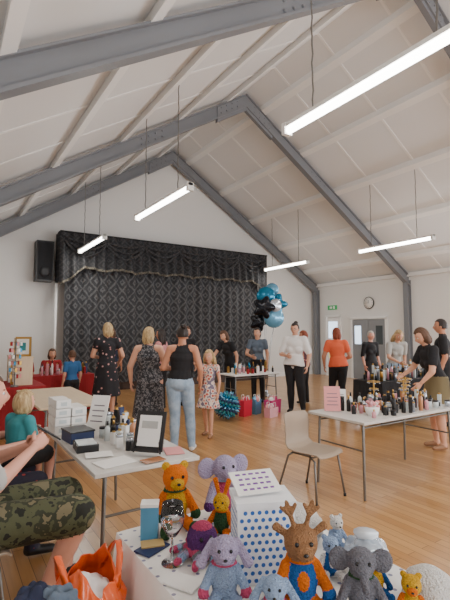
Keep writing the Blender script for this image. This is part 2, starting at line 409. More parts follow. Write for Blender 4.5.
simple('ceiling',ceil)
def slopebox(m,x0,x1,y0,y1,d0,d1,mat):
    m.hexa([(x0,y0,rz(x0)-d1),(x1,y0,rz(x1)-d1),(x1,y1,rz(x1)-d1),(x0,y1,rz(x0)-d1),(x0,y0,rz(x0)-d0),(x1,y0,rz(x1)-d0),(x1,y1,rz(x1)-d0),(x0,y1,rz(x0)-d0)],mat)
def purl(m):
    for k in(.75,2.0,3.25,4.5,5.75):
        for x in(XL+k,XR-k): slopebox(m,x-.06,x+.06,YF,YB,0,.12,CEILB)
    y=YB-1.3
    while y>YF:
        slopebox(m,XL,XM,y-.025,y+.025,0,.014,CEILB); slopebox(m,XM,XR,y-.025,y+.025,0,.014,CEILB); y-=1.3
    for x in(XL+.06,XR-.06): m.box((x,(YF+YB)/2,Z0-.05),(.12,YB-YF,.12),CEILB)
simple('trim_1',purl)
for y in(11.98,8.1,3.72,-.1,-4.0):
    m=MB(); w=.075
    for a,b in((XL+.02,XM),(XM,XR-.02)):
        slopebox(m,a,b,y-w,y+w,.10,.13,GREY); slopebox(m,a,b,y-.02,y+.02,.12,.40,GREY); slopebox(m,a,b,y-w,y+w,.38,.42,GREY)
    for sg in(-1,1):
        slopebox(m,min(XM,XM+sg*.8),max(XM,XM+sg*.8),y-.045,y+.045,.14,.5,GREY)
        for k in(.25,.4,.55,.7): 
            for q in(.2,.32): m.ball((XM+sg*k,y-.05,rz(XM+sg*k)-q),.018,GREY,8,6)
        for k in(2.15,2.3,2.45,2.6):
            for q in(.2,.32): m.ball((XM+sg*k,y-.025,rz(XM+sg*k)-q),.022,GREY,8,6)
    for x in(XL+.1,XR-.1):
        m.box((x,y,1.55),(.2,.04,3.1),GREY); m.box((x-.09,y,1.6),(.025,.15,3.2),GREY); m.box((x+.09,y,1.6),(.025,.15,3.2),GREY)
    m.obj('roof_truss')
simple('baseboard_right',lambda m:m.box((XR-.01,(8.8+YF)/2,.07),(.02,8.8-YF,.14),CEILB))
simple('baseboard_back',lambda m:m.box((XM,YB-.01,.07),(XR-XL-.3,.02,.14),CEILB))
SP=M('stage_panel',(70,48,36),.5); SP2=M('stage_trim',(50,34,26),.5)
simple('stage',lambda m:[m.box((5.85,11.98,.28),(7.2,.4,.56),SP)]+[m.box((2.35+i*.95,11.775,.28),(.05,.02,.5),SP2) for i in range(8)])
def cur(m):
    def fn(u,v):
        x=2.62+6.35*u; return V((x,11.68+.05*math.sin(x*2*math.pi/.27)*(1-.3*v)+.02*math.sin(x*7),.22+3.5*v))
    m.sheet(fn,500,3,DAM)
    for i in range(4): m.box((2.9+i*1.95,11.72,3.7),(.05,.05,.06),BLACK)
simple('stage_curtain',cur)
def pel(m):
    X0,X1=2.45,9.2
    def bot(u):
        x=X0+(X1-X0)*u; e=min(x-X0,X1-x)
        return 3.24+.07*abs(math.sin(x*math.pi/.9))-(.45*max(0,1-e/.6))
    def fn(u,v):
        x=X0+(X1-X0)*u; z0=bot(u); z=4.2+(z0-4.2)*v
        return V((x,11.5+(.03+.03*v)*math.sin(x*2*math.pi/.26)-.05*v,z))
    m.sheet(fn,600,6,DAM2)
    def fr(u,v):
        p=fn(u,1); return V((p.x,p.y-.012,p.z-.05+.06*v))
    m.sheet(fr,600,1,FRINGE)
    m.box(((X0+X1)/2,11.62,4.19),(X1-X0,.3,.04),DARK)
    for x in(X0,X1): m.sheet(lambda u,v,x=x:V((x+.015*math.sin(u*20),11.5+.5*u,4.18-1.3*v)),12,3,DAM2)
    for k in range(6):
        xa=X0+.1+k*(X1-X0-.2)/6; xb=xa+(X1-X0-.2)/6
        for q in(.12,.26,.40):
            m.tube([(xa+(xb-xa)*i/12,11.44-.02*math.sin(i*math.pi/12),4.08-q*(.35+.9*math.sin(i*math.pi/12))) for i in range(13)],.035,DAM2,6,flat=.6)
simple('curtain_pelmet',pel)
def spk(m):
    m.box((2.16,11.97,3.43),(.42,.36,1.05),BLACK); m.box((2.16,11.785,3.43),(.36,.01,.97),DARK)
    m.lathe([(.14,0),(.14,.012),(.05,.004)],(0,0,0),M('speaker_cone',(34,34,38),.6),20,T=Matrix.Translation((2.16,11.78,3.15))@Matrix.Rotation(math.pi/2,4,'X'))
simple('wall_speaker',spk)
simple('conduit_pipe',lambda m:[m.tube([(2.42,11.68,0),(2.42,11.68,2.84)],.035,CEILB,8),m.box((2.42,11.73,2.0),(.05,.1,.03),CEILB)])
YG=M('yellow_glazing',(226,206,130),.3,emit=.6); DG=M('dark_glazing',(80,88,92),.2)
def door(m,y0,y1,zt,kind):
    c=(y0+y1)/2; x=XR-.045
    for y in(y0-.04,y1+.04): m.box((x,y,zt/2+.02),(.08,.08,zt+.04),CEILB)
    m.box((x,c,zt+.06),(.08,y1-y0+.16,.08),CEILB)
    if kind==2:
        w=(y1-y0)/2
        for k in(0,1):
            yc=y0+w*(k+.5); m.box((x+.01,yc,zt/2),(.05,w-.01,zt),DOORG)
            m.box((x-.018,yc+(.1 if k else -.1),1.5),(.012,.26,.62),DAY if k else DG)
            m.box((x-.03,yc+(-.2 if k else .2),1.0),(.03,.03,.3),CHROME)
    else:
        m.box((x+.01,c,zt/2),(.05,y1-y0,zt),CEILB)
        m.box((x-.018,c,1.68),(.012,(y1-y0)*.72,.6),DAY); m.box((x-.018,c,.95),(.012,(y1-y0)*.72,.6),YG)
        m.box((x-.03,c,1.33),(.03,(y1-y0)*.7,.04),CEILB)
simple('door_1',lambda m:door(m,8.95,10.3,2.02,2)); simple('door_2',lambda m:door(m,10.9,11.5,2.12,1))
def clock(m):
    T=Matrix.Translation((XR-.002,9.6,2.58))@Matrix.Rotation(-math.pi/2,4,'Y')
    m.lathe([(.20,0),(.21,.04),(.19,.05)],(0,0,0),BLACK,28,T=T); m.lathe([(.185,.04),(.185,.053)],(0,0,0),PAPER,28,T=T)
    for i in range(12):
        a=i*math.pi/6; m.box((.155*math.cos(a),.155*math.sin(a),.056),(.03,.01,.004),BLACK,rz=a,T=T)
    m.box((.04,.0,.058),(.1,.012,.004),BLACK,T=T); m.box((0,.06,.058),(.01,.13,.004),BLACK,T=T)
simple('wall_clock',clock)
simple('exit_sign',lambda m:[m.box((XR-.02,11.25,2.5),(.04,.42,.16),GREEN),m.box((XR-.045,11.3,2.5),(.006,.12,.08),PAPER),m.box((XR-.045,11.15,2.5),(.006,.08,.1),PAPER)])
def win(m,y0,y1,z0,z1):
    c=(y0+y1)/2
    m.box((XR-.01,c,(z0+z1)/2),(.02,y1-y0,z1-z0),DAY)
    for y in(y0,c,y1): m.box((XR-.03,y,(z0+z1)/2),(.06,.06,z1-z0+.06),CEILB)
    for z in(z0,(z0+z1)/2,z1): m.box((XR-.03,c,z),(.06,y1-y0,.05),CEILB)
for i,y in enumerate((-3.2,-.6,2.4,5.1)): simple('window_%d'%(i+1),lambda m,y=y:win(m,y-.8,y+.8,1.1,2.6))
def winf(m,x):
    m.box((x,YF+.01,2.2),(2,.02,2),DAY)
    for q in(-1,0,1): m.box((x+q,YF+.03,2.2),(.06,.06,2.06),CEILB)
    for z in(1.2,2.2,3.2): m.box((x,YF+.03,z),(2,.06,.05),CEILB)
for i,x in enumerate((2.5,5.85,9.2)): simple('window_%d'%(i+5),lambda m,x=x:winf(m,x))
def area(name,loc,rot,sx,sy,p,col,parent=None):
    l=bpy.data.lights.new(name,'AREA'); l.shape='RECTANGLE'; l.size=sx; l.size_y=sy; l.energy=p; l.color=col
    o=bpy.data.objects.new(name,l); bpy.context.scene.collection.objects.link(o); o.location=loc; o.rotation_euler=rot
    if parent: o.parent=parent; o.location=V(loc)-parent.location
    return o
for x in(2.9,8.95):
    for y0 in(9.25,5.35,1.25,-2.9):
        m=MB(); z=3.66
        m.box((x,y0+1.02,z+.055),(.075,2.05,.04),FIX); m.box((x,y0+.02,z+.02),(.10,.05,.12),FIX); m.box((x,y0+2.03,z+.02),(.10,.05,.12),FIX)
        m.tube([(x,y0+.04,z),(x,y0+2.0,z)],.036,TUBE,12)
        for q in(.4,1.65):
            zz=rz(x)-.02; n=int((zz-z-.09)/.09)
            m.tube([(x+.004*(-1)**k,y0+q+.003*(-1)**(k//2),z+.075+k*(zz-z-.075)/n) for k in range(n+1)],.0085,DMETAL,5)
        o=m.obj('fluorescent_light')
        area('tube_glow',(x,y0+1.02,z-.06),(0,0,0),.12,1.9,28,(1,.96,.88),o)
for y in(-3.2,-.6,2.4,5.1): area('window_light_%d'%int(y*10),(XR-.12,y,1.85),(0,math.radians(90),0),1.4,1.5,85,(.97,.98,1))
for x in(2.5,5.85,9.2): area('window_light_f%d'%int(x),(x,YF+.12,2.2),(math.radians(-90),0,math.pi),1.9,1.9,130,(.98,.98,1))
# ---------------------------------------------------------------- furniture
def table(name,x0,x1,y0,y1,z,top,legm=DMETAL,th=.028):
    m=MB(); cx,cy=(x0+x1)/2,(y0+y1)/2
    m.box((cx,cy,z-th/2),(x1-x0,y1-y0,th),top); m.box((cx,cy,z-th-.006),(x1-x0-.06,y1-y0-.06,.012),DMETAL)
    lx=(x1-x0)>(y1-y0)
    for a in(x0+.09,x1-.09):
        for b in(y0+.09,y1-.09): m.tube([(a,b,z-.03),(a+(.02 if a>cx else -.02),b+(.02 if b>cy else -.02),0.005)],.014,legm,8)
    if lx:
        for a in(x0+.1,x1-.1): m.tube([(a,y0+.09,z*.6),(a,y1-.09,z*.6)],.010,legm,6)
        for b in(y0+.1,y1-.1): m.tube([(x0+.1,b,z-.08),(x1-.1,b,z-.08)],.010,legm,6)
    else:
        for b in(y0+.1,y1-.1): m.tube([(x0+.09,b,z*.6),(x1-.09,b,z*.6)],.010,legm,6)
        for a in(x0+.1,x1-.1): m.tube([(a,y0+.1,z-.08),(a,y1-.1,z-.08)],.010,legm,6)
    return m.obj(name,bevel=.004)
def clothtable(name,x0,x1,y0,y1,z,mat,drop):
    m=MB(); per=[]
    def seg(a,b,n,nn):
        for i in range(n):
            t=i/n; per.append((a[0]+(b[0]-a[0])*t,a[1]+(b[1]-a[1])*t,nn))
    nx=max(6,int((x1-x0)/.04)); ny=max(6,int((y1-y0)/.04))
    seg((x0,y0),(x1,y0),nx,(0,-1)); seg((x1,y0),(x1,y1),ny,(1,0)); seg((x1,y1),(x0,y1),nx,(0,1)); seg((x0,y1),(x0,y0),ny,(-1,0))
    n=len(per); vs=[];fs=[]; rows=6
    for r in range(rows+1):
        t=r/rows
        for i,(a,b,nn) in enumerate(per):
            o=.004+t*(.035+.025*math.sin(i*1.1)); vs.append((a+nn[0]*o,b+nn[1]*o,z-drop*t))
    for r in range(rows):
        for i in range(n): k=(i+1)%n; fs.append(((r+1)*n+i,(r+1)*n+k,r*n+k,r*n+i))
    fs.append(tuple(range(n))); m.add(vs,fs,mat,False)
    for a in(x0+.08,x1-.08):
        for b in(y0+.08,y1-.08): m.tube([(a,b,z-.03),(a,b,.005)],.014,DMETAL,8)
    return m.obj(name)
def chair(name,x,y,yaw,seat=BEIGE,s=1):
    T=Matrix.Translation((x,y,0))@Matrix.Rotation(math.radians(yaw),4,'Z')@Matrix.Scale(s,4)
    m=MB()
    for sx in(-1,1):
        m.tube([(sx*.17,.10,.43),(sx*.19,.17,.40),(sx*.23,.22,.01)],.011,DMETAL,8,T=T)
        m.tube([(sx*.17,-.12,.43),(sx*.19,-.16,.40),(sx*.24,-.27,.01)],.011,DMETAL,8,T=T)
        m.tube([(sx*.17,.10,.435),(sx*.17,-.12,.435)],.011,DMETAL,8,T=T)
        for q in((.23,.22),(.24,-.27)): m.tube([(sx*q[0],q[1],0),(sx*q[0],q[1],.03)],.015,BLACK,8,T=T)
    m.tube([(-.18,.12,.425),(.18,.12,.425)],.010,DMETAL,8,T=T); m.tube([(-.18,-.13,.425),(.18,-.13,.425)],.010,DMETAL,8,T=T)
    o=m.obj(name)
    prof=[(.23,.425),(.20,.450),(.10,.448),(-.05,.442),(-.15,.45),(-.195,.49),(-.215,.56),(-.235,.66),(-.26,.77),(-.275,.80)]
    wid=[.19,.205,.215,.215,.205,.19,.185,.195,.19,.165]
    def fn(u,v):
        k=v*(len(prof)-1); i=min(int(k),len(prof)-2); t=k-i
        py=prof[i][0]*(1-t)+prof[i+1][0]*t; pz=prof[i][1]*(1-t)+prof[i+1][1]*t; w=wid[i]*(1-t)+wid[i+1]*t
        q=2*u-1; back=min(1,max(0,(pz-.5)/.2))
        return V((q*w,py+.05*q*q*back,pz+.018*q*q*(1-back)))
    sh=MB(); sh.sheet(fn,14,27,seat,T=T); sh.obj('seat_shell',parent=o,solid=.009)
    return o
table('folding_table',.95,1.72,5.25,7.05,.75,WOODT)
table('folding_table',.80,1.52,2.65,4.2,.75,LAM)
table('folding_table',3.35,5.0,2.75,3.5,.75,LAM)
clothtable('craft_stall_table',1.5,2.65,8.98,9.5,.75,RED,.7)
clothtable('craft_stall_table',.72,1.42,7.4,8.5,.75,RED,.7)
table('trestle_table',4.85,6.05,7.1,7.65,.75,PAPER)
clothtable('jewellery_stall_table',6.25,8.0,4.75,5.35,.75,DARK,.6)
STAR=M('star_print_cloth',(238,236,232),.8,pat='dots',ramp=[(0,(140,140,165)),(.12,(238,236,232))],scale=16)
clothtable('toy_stall_table',.66,1.42,.05,1.85,.75,STAR,.45)
chair('plastic_chair',3.12,3.2,188,s=.97); chair('plastic_chair',.38,1.68,-90); chair('plastic_chair',.12,2.75,-90); chair('plastic_chair',.1,3.6,-90); chair('plastic_chair',2.06,10.3,180); chair('plastic_chair',1.5,10.3,180)
# ---------------------------------------------------------------- people placing
human('woman_in_black_floral_dress',2.58,7.95,1.76,-15,SKIN,HB,'bob',FLB,FLB,'dress',.35,.42,.25,SAND,bd=1.12,hy=25,j=dict(elR=(.27,.0,1.12),wrR=(.22,.16,.98),elL=(-.25,.03,1.12),wrL=(-.12,.22,1.08)))
human('woman_in_grey_patterned_dress',2.56,5.98,1.66,-32,SKIN,HB,'bob',FLG,FLG,'dress',0,.36,.24,SAND,bd=1.2,vest=True,hy=-25,shift=.03,vox=.010,j=dict(elR=(.27,-.02,1.12),wrR=(.16,.2,1.06),elL=(-.27,-.03,1.12),wrL=(-.27,.05,.88)))
human('woman_in_light_jeans',2.76,5.3,1.68,-30,SKIN2,HDK,'bun',BTEE,JEAN,'trousers',0,bd=1.14,vest=True,shoe=SHOW,shift=-.03,hy=12,vox=.009,j=dict(elR=(.25,-.05,1.11),wrR=(.25,.06,.88),elL=(-.26,0,1.13),wrL=(-.12,.19,1.1)))
human('girl_in_floral_dress',3.52,5.85,1.3,125,SKIN,HB,'long',FLP,FLP,'dress',.3,.56,.25,SAND,hscale=1.15,bd=.92,fem=False,j=dict(knL=(-.09,.10,.5),anL=(-.1,.14,.085),toL=(-.12,.28,.035),anR=(.1,-.1,.085),toR=(.12,.04,.035),elR=(.22,.05,1.12),wrR=(.12,.2,1.15)))
human('woman_in_dark_top',4.55,8.6,1.72,175,SKIN,HBR,'bob',BTEE,BTEE,'trousers',.5,lean=4,hy=30,j=dict(elR=(.25,.05,1.1),wrR=(.12,.25,1.1)))
human('woman_in_pink_top',3.85,8.35,1.66,40,SKIN2,HDK,'long',PKT,DARK,'trousers',.6,shift=.03,j=dict(elL=(-.24,.03,1.12),wrL=(-.1,.25,1.1)))
human('woman_in_navy_top',3.1,9.3,1.68,-30,SKIN2,HBR,'pony',NAVT,DARK,'trousers',.5,hy=40)
human('woman_in_black_top',5.5,8.2,1.66,100,SKIN,HBR,'bob',BTEE,DARK,'trousers',.5,lean=18,hp=10,j=dict(wrR=(.1,.5,1.0),elR=(.22,.3,1.12)))
human('woman_in_slate_top',6.12,8.0,1.7,135,SKIN,HDK,'pony',SLT,DARK,'trousers',.5,lean=6,hy=-20,j=dict(elR=(.25,.1,1.1),wrR=(.1,.3,1.05)))
human('woman_in_white_shirt',6.0,6.60,1.78,125,SKIN,HDK,'bun',WTEE,BTEE,'trousers',.8,bd=1.2,glasses=True,hp=8,hy=-8,shift=.03,long=True,j=dict(elR=(.27,.03,1.10),wrR=(.10,.26,1.08),elL=(-.27,.0,1.10),wrL=(-.25,.12,.88)))
human('woman_in_red_floral_top',6.9,7.3,1.62,25,SKIN2,HAU,'bob',FLR,BTEE,'trousers',.6,bd=1.05,hy=20,long=True)
human('woman_in_coral_top',7.0,6.42,1.68,-45,SKIN2,HAU,'bob',ORT,BTEE,'trousers',.5,bd=1.22,hy=15,shift=.03,long=True,j=dict(elR=(.28,0,1.1),wrR=(.16,.2,1.02),elL=(-.27,-.02,1.1),wrL=(-.26,.08,.88)))
human('woman_with_khaki_skirt',5.8,3.5,1.68,58,SKIN,HBR,'bob',BTEE,KHK,'skirt',.6,.5,.24,SAND,lean=16,bd=1.15,hp=15,j=dict(elR=(.24,.22,1.1),wrR=(.14,.42,1.0),elL=(-.24,.18,1.08),wrL=(-.2,.32,.92)))
human('man_in_black_tshirt',7.25,4.25,1.82,30,SKIN2,HDK,'short',BTEE,DARK,'shorts',.7,.9,bd=1.18,fem=False,long=True)
human('woman_in_grey_top',8.0,5.75,1.68,150,SKIN,HB,'long',GTEE,JEAN,'trousers',.7,lean=20,hp=15,j=dict(elR=(.25,.3,1.1),wrR=(.1,.46,1.0)))
human('woman_with_grey_hair',8.45,6.7,1.62,165,SKIN3,HGR,'short',BTEE,DARK,'trousers',1.0)
human('boy_in_blue_shirt',2.08,8.45,1.24,10,SKIN,HBR,'short',BLU,DARK,'shorts',.6,.8,hscale=1.15,fem=False,bd=1.05)
SIT=dict(pel=(0,0,.53),wai=(0,.02,.68),che=(0,.05,.86),nek=(0,.07,1.02),hed=(0,.12,1.17),shL=(-.165,.06,.975),shR=(.165,.06,.975),elL=(-.22,.1,.70),elR=(.22,.1,.70),wrL=(-.15,.32,.66),wrR=(.15,.32,.66),
 hiL=(-.09,.02,.51),hiR=(.09,.02,.51),knL=(-.12,.44,.50),knR=(.12,.44,.50),anL=(-.12,.42,.085),anR=(.12,.42,.085),toL=(-.14,.57,.035),toR=(.14,.57,.035))
def sj(**k):
    d=dict(SIT); d.update(k); return d
human('seated_woman_in_red',2.06,10.25,1.62,180,SKIN,HBR,'bob',RED,DARK,'trousers',.6,j=SIT)
human('seated_woman_in_red',1.5,10.25,1.62,160,SKIN,HDK,'bob',RED,DARK,'trousers',.6,j=SIT)
PH=sj(pel=(0,0,.55),wai=(0,.02,.70),che=(0,.06,.88),hed=(0,.13,1.19),elR=(.25,.16,.78),elL=(-.23,.18,.78),wrR=(.09,.36,.90),wrL=(-.06,.35,.88),knL=(-.17,.62,.53),knR=(.17,.60,.53),hiL=(-.1,.05,.54),hiR=(.1,.05,.54),anL=(-.2,.62,.085),anR=(.13,.40,.085),toL=(-.24,.77,.035),toR=(.14,.55,.035))
human('seated_man_in_camouflage_shorts',.09,2.80,1.78,-90,SKIN3,HBR,'short',GTEE,CAMO,'shorts',.9,.95,j=PH,vox=.010,bd=1.15,fem=False,curl=.8)
human('seated_woman_with_patterned_trousers',.06,3.58,1.68,-88,SKIN3,HBR,'bob',BTEE,NAVR,'trousers',.5,j=sj(elL=(-.24,.24,.80),elR=(.26,.26,.80),wrL=(-.12,.50,.84),wrR=(.08,.54,.80),knL=(-.15,.55,.53),knR=(.15,.57,.53),anL=(-.15,.52,.085),anR=(.15,.54,.085),toL=(-.17,.66,.035),toR=(.17,.68,.035)),vox=.012,bd=1.1)
human('toddler_in_teal_shirt',.49,3.60,1.0,-60,SKIN3,HB,'toddler',TLT,DARK,'shorts',.9,.8,j=sj(),vox=.012,bd=1.25,fem=False,hscale=1.35,z0=.37)
def phone(m):
    T=Matrix.Translation((.56,2.79,1.0))@Matrix.Rotation(math.radians(-90),4,'Z')@Matrix.Rotation(math.radians(-35),4,'X')
    m.box((0,0,0),(.075,.15,.009),BLACK,T=T)
simple('smartphone',phone)
# ---------------------------------------------------------------- small objects
def bottle(m,x,y,z,h,r,mat,capm=BLACK):
    m.lathe([(r*.9,0),(r,.01*h),(r,.6*h),(r*.8,.68*h),(r*.35,.74*h),(r*.35,.80*h)],(x,y,z),mat,12); m.lathe([(r*.42,.78*h),(r*.42,h),(r*.3,h)],(x,y,z),capm,12)
def jar(m,x,y,z,h,r,mat,lid): m.lathe([(r,0),(r,.75*h),(r*.9,.8*h)],(x,y,z),mat,12); m.lathe([(r,.8*h),(r,h),(r*.9,h)],(x,y,z),lid,12)
AMB=M('amber_liquid',(190,130,90),.15,coat=.5); NVB=M('navy_carton',(34,50,92),.5); PNKG=M('rose_glass',(214,150,160),.15,coat=.5); GOLD=M('gold_metal',(190,150,80),.3,metal=.9); CLR=M('frosted_glass',(206,214,214),.2,coat=.4)
def perf(name,x0,x1,y0,y1,z,n,mats,hs=(.06,.16),avoid=(),gap=.068):
    m=MB(); pts=[]
    for _ in range(n*30):
        if len(pts)>=n: break
        a=random.uniform(x0,x1); b=random.uniform(y0,y1)
        if all((a-p)**2+(b-q)**2>gap**2 for p,q in pts) and all((a-p)**2+(b-q)**2>r*r for p,q,r in avoid): pts.append((a,b))
    for i,(a,b) in enumerate(pts):
        h=random.uniform(*hs); mt=mats[i%len(mats)]; k=i%3
        if k==0: bottle(m,a,b,z,h,.022,mt,(BLACK,GOLD,BLACK)[i%3 if i%2 else 1])
        elif k==1: jar(m,a,b,z,h*.7,.028,mt,(BLACK,SILV)[i%2])
        else: m.box((a,b,z+h*.4),(.045,.035,h*.8),mt,rz=random.uniform(0,1)); m.box((a,b,z+h*.85),(.02,.02,h*.1),GOLD)
    return m.obj(name)
perf('skincare_bottles',1.12,1.46,3.02,3.6,.75,22,[CLR,AMB,PAPER,BLACK,CLR],(.07,.18)); perf('skincare_bottles',1.24,1.46,3.68,4.1,.75,12,[NVB,CLR,PAPER,BLACK],(.08,.2))
ES=((4.2,3.3),(4.5,3.12),(4.8,3.3))
perf('perfume_bottles',3.62,4.93,2.82,3.42,.75,66,[BLACK,PNKG,BLACK,CLR,SILV,BLACK,AMB],(.07,.22),avoid=[(a,b,.12) for a,b in ES]+[(3.72,2.95,.13),(3.52,3.3,.15),(3.78,3.42,.14)],gap=.072)
perf('jewellery_display_items',6.35,7.9,4.85,5.25,.75,60,[BLACK,SILV,CLR,PNKG,GOLD,BLACK],(.1,.34))
perf('craft_display_items',1.6,2.55,9.05,9.4,.75,24,[RED,PAPER,GOLD,PNKG,NVB],(.1,.3))
perf('stall_gift_items',4.95,5.95,7.15,7.6,.75,30,[BLACK,PNKG,PAPER,TEAL,RED,GOLD],(.1,.28))
def cartons(m):
    for k in range(4):
        for i in range(2):
            for j in range(2): 
                if k==3 and i==1: continue
                m.box((.87+i*.13,3.86+j*.14,.75+.035+k*.072),(.12,.13,.066),PAPER,rz=.03*k)
                m.box((.87+i*.13,3.795+j*.14,.75+.035+k*.072),(.06,.004,.03),CLR)
simple('white_product_cartons',cartons)
simple('navy_gift_box',lambda m:[m.box((.93,3.55,.79),(.18,.22,.08),NVB,rz=.1),m.box((.93,3.55,.835),(.19,.23,.012),BLACK,rz=.1)])
simple('black_display_case',lambda m:[m.box((.91,3.25,.775),(.15,.2,.05),BLACK,rz=-.1),m.box((.91,3.25,.803),(.13,.17,.006),CLR,rz=-.1)])
def easel(m):
    T=Matrix.Translation((1.22,2.86,.754))@Matrix.Rotation(math.radians(-48),4,'Z')@Matrix.Rotation(math.radians(-17),4,'X')
    m.box((0,0,.16),(.22,.014,.27),BLACK,T=T); m.box((0,-.009,.16),(.165,.004,.21),PAPER,T=T); m.box((0,-.013,.20),(.12,.003,.05),GTEE,T=T)
    m.box((0,-.02,.025),(.2,.05,.02),BLACK,T=T)
    for sx in(-1,1):
        m.tube([(sx*.03,.01,.32),(sx*.10,-.01,.01)],.007,BLACK,6,T=T)
    m.tube([(0,.01,.31),(0,.17,.06)],.007,BLACK,6,T=T)
simple('framed_sign_on_easel',easel)
INKG=M('print_ink',(120,110,120),.8)
def card(m,x,y,z,w,h,rz_,mat,tilt=-12):
    T=Matrix.Translation((x,y,z))@Matrix.Rotation(math.radians(rz_),4,'Z')@Matrix.Rotation(math.radians(tilt),4,'X')
    m.box((0,0,h/2),(w,.006,h),mat,T=T)
    for i in range(4): m.box((0,-.004,h*(.25+.15*i)),(w*(.7-.1*(i%2)),.002,h*.03),INKG,T=T)
    m.tube([T@V((0,.003,h*.8)),T@V((0,.09,.03))],.004,BLACK,6)
simple('price_list_stand',lambda m:card(m,1.13,3.78,.76,.17,.30,-50,PAPER,-20))
simple('leaflets',lambda m:[m.box((.98,2.82,.754),(.24,.17,.004),PAPER,rz=.2),m.box((1.42,2.85,.756),(.13,.19,.004),PINK,rz=-.3),m.box((.94,3.03,.76),(.18,.13,.004),PAPER,rz=-.2),m.box((1.2,2.71,.76),(.15,.09,.004),AMB,rz=.1)])
simple('pink_price_sign',lambda m:card(m,3.52,3.3,.76,.17,.26,-40,PINK))
simple('white_price_sign',lambda m:card(m,3.78,3.42,.76,.12,.2,-40,PAPER))
def roses(m):
    m.lathe([(.05,0),(.07,.05),(.075,.09)],(3.72,2.95,.75),PAPER,14)
    for i in range(14):
        a=i*2.4; r=.012*math.sqrt(i)*1.5; m.ball((3.72+r*math.cos(a),2.95+r*math.sin(a),.86+.02*math.cos(i)),(.022,.022,.02),(PNKG,PINK,Y_WH)[i%3],8,6)
simple('rose_posy',roses)
def spiral(m,x,y,z):
    m.lathe([(.05,0),(.05,.012),(.01,.02),(.008,.3)],(x,y,z),GOLD,14)
    for k in range(3):
        m.tube([(x+(.03+.02*k)*math.cos(a),y+(.03+.02*k)*math.sin(a),z+.12+.08*k) for a in [i*math.pi/8 for i in range(17)]],.004,GOLD,6)
        for i in range(6): m.ball((x+(.03+.02*k)*math.cos(i),y+(.03+.02*k)*math.sin(i),z+.105+.08*k),.008,SILV,6,5)
for a,b in ES: simple('earring_stand',lambda m:spiral(m,a,b,.75))
def frames(m):
    for i,(y,z,w,h) in enumerate(((7.75,.76,.26,.36),(8.05,.76,.3,.42),(8.35,.76,.26,.34),(7.85,1.2,.26,.32),(8.2,1.2,.26,.3))):
        x=1.08+.02*i
        T=Matrix.Translation((x,y,z))@Matrix.Rotation(math.radians(-20-5*i),4,'Z')
        m.box((0,0,h/2),(w,.03,h),(GOLD,PAPER,BLACK,GOLD,WOODT)[i],T=T); m.box((0,-.017,h/2),(w*.78,.004,h*.78),PAPER,T=T); m.box((0,-.02,h/2),(w*.4,.004,h*.4),(RED,SLT,GOLD,TLT,BLACK)[i],T=T)
    m.box((1.12,8.05,1.19),(.3,.85,.02),WOODT)
    for y in(7.64,8.46): m.box((1.12,y,.97),(.28,.02,.44),WOODT)
simple('framed_craft_display',frames)
def tree(m):
    x,y=.98,7.5; m.lathe([(.06,0),(.06,.02),(.01,.03),(.008,.75)],(x,y,.75),DMETAL,12)
    for k in range(6):
        for i in range(5):
            a=i*1.26+k; q=V((x+.08*math.cos(a),y+.08*math.sin(a),.95+k*.1)); m.tube([(x,y,.93+k*.1),q],.003,DMETAL,5); m.box(q-V((0,0,.035)),(.03,.01,.06),(PINK,PAPER,TEAL,GOLD,RED)[i])
simple('keyring_display_tree',tree)
def bal(m):
    bx,by=6.8,8.55
    def foil(c,r,mat,kind):
        c=V(c); T=Matrix.Translation(c)@Matrix.Rotation(math.radians(-33+random.uniform(-25,25)),4,'Z')
        def fn(u):
            a=math.atan2(u.z,u.x)
            k=1+(.22*math.cos(5*a) if kind=='star' else .02*math.cos(18*a))
            return V((u.x*r*k,u.y*r*.42,u.z*r*k))
        m.ball((0,0,0),1,mat,40,24,T=T,fn=fn)
    foil((bx,by,2.5),.24,TEAL,'round'); foil((bx-.22,by-.2,2.2),.24,FBLK,'star'); foil((bx+.26,by-.1,2.3),.24,TEAL,'star'); foil((bx+.05,by-.25,1.95),.25,LBF,'round'); foil((bx+.28,by+.1,2.68),.18,LBF,'round'); foil((bx-.15,by+.1,1.85),.2,FBLK,'star')
    foil((bx+.05,by-.32,2.25),.17,SILV,'round')
    for q in((0,0,2.3),(-.22,-.2,2.0),(.26,-.1,2.1),(.05,-.25,1.75)):
        m.tube([(bx+q[0],by+q[1],q[2]),(bx+q[0]*.4,by+q[1]*.4,1.2),(bx,by,.12)],.005,SILV,5)
    m.lathe([(.07,0),(.08,.04),(.03,.12),(.05,.16)],(bx,by,0),SILV,12)
simple('foil_balloon_bouquet',bal)
def gift(m,x,y,w,h,mat,rz_=.3):
    T=Matrix.Translation((x,y,0))@Matrix.Rotation(rz_,4,'Z')
    m.box((0,0,h/2),(w,w*.5,h),mat,T=T,taper=1.12)
    for sy in(-1,1): m.tube([(-w*.2,sy*w*.26,h),(-w*.15,sy*w*.26,h+.09),(w*.15,sy*w*.26,h+.09),(w*.2,sy*w*.26,h)],.005,PAPER,6,T=T)
    for i in range(6): m.ball((random.uniform(-w*.35,w*.35),random.uniform(-w*.15,w*.15),h+.01),(.06,.05,.06),(mat,PINK,PAPER)[i%3],8,6,T=T)
MAG=M('magenta_foil',(206,60,124),.4); CRI=M('crimson_foil',(200,40,66),.4)
simple('red_gift_bag',lambda m:gift(m,4.93,6.85,.24,.3,CRI)); simple('magenta_gift_bag',lambda m:gift(m,5.58,6.82,.32,.26,MAG)); simple('pink_gift_bag',lambda m:gift(m,5.28,6.5,.26,.18,PNKG)); simple('blue_gift_bag',lambda m:gift(m,5.24,6.9,.18,.28,LBF))
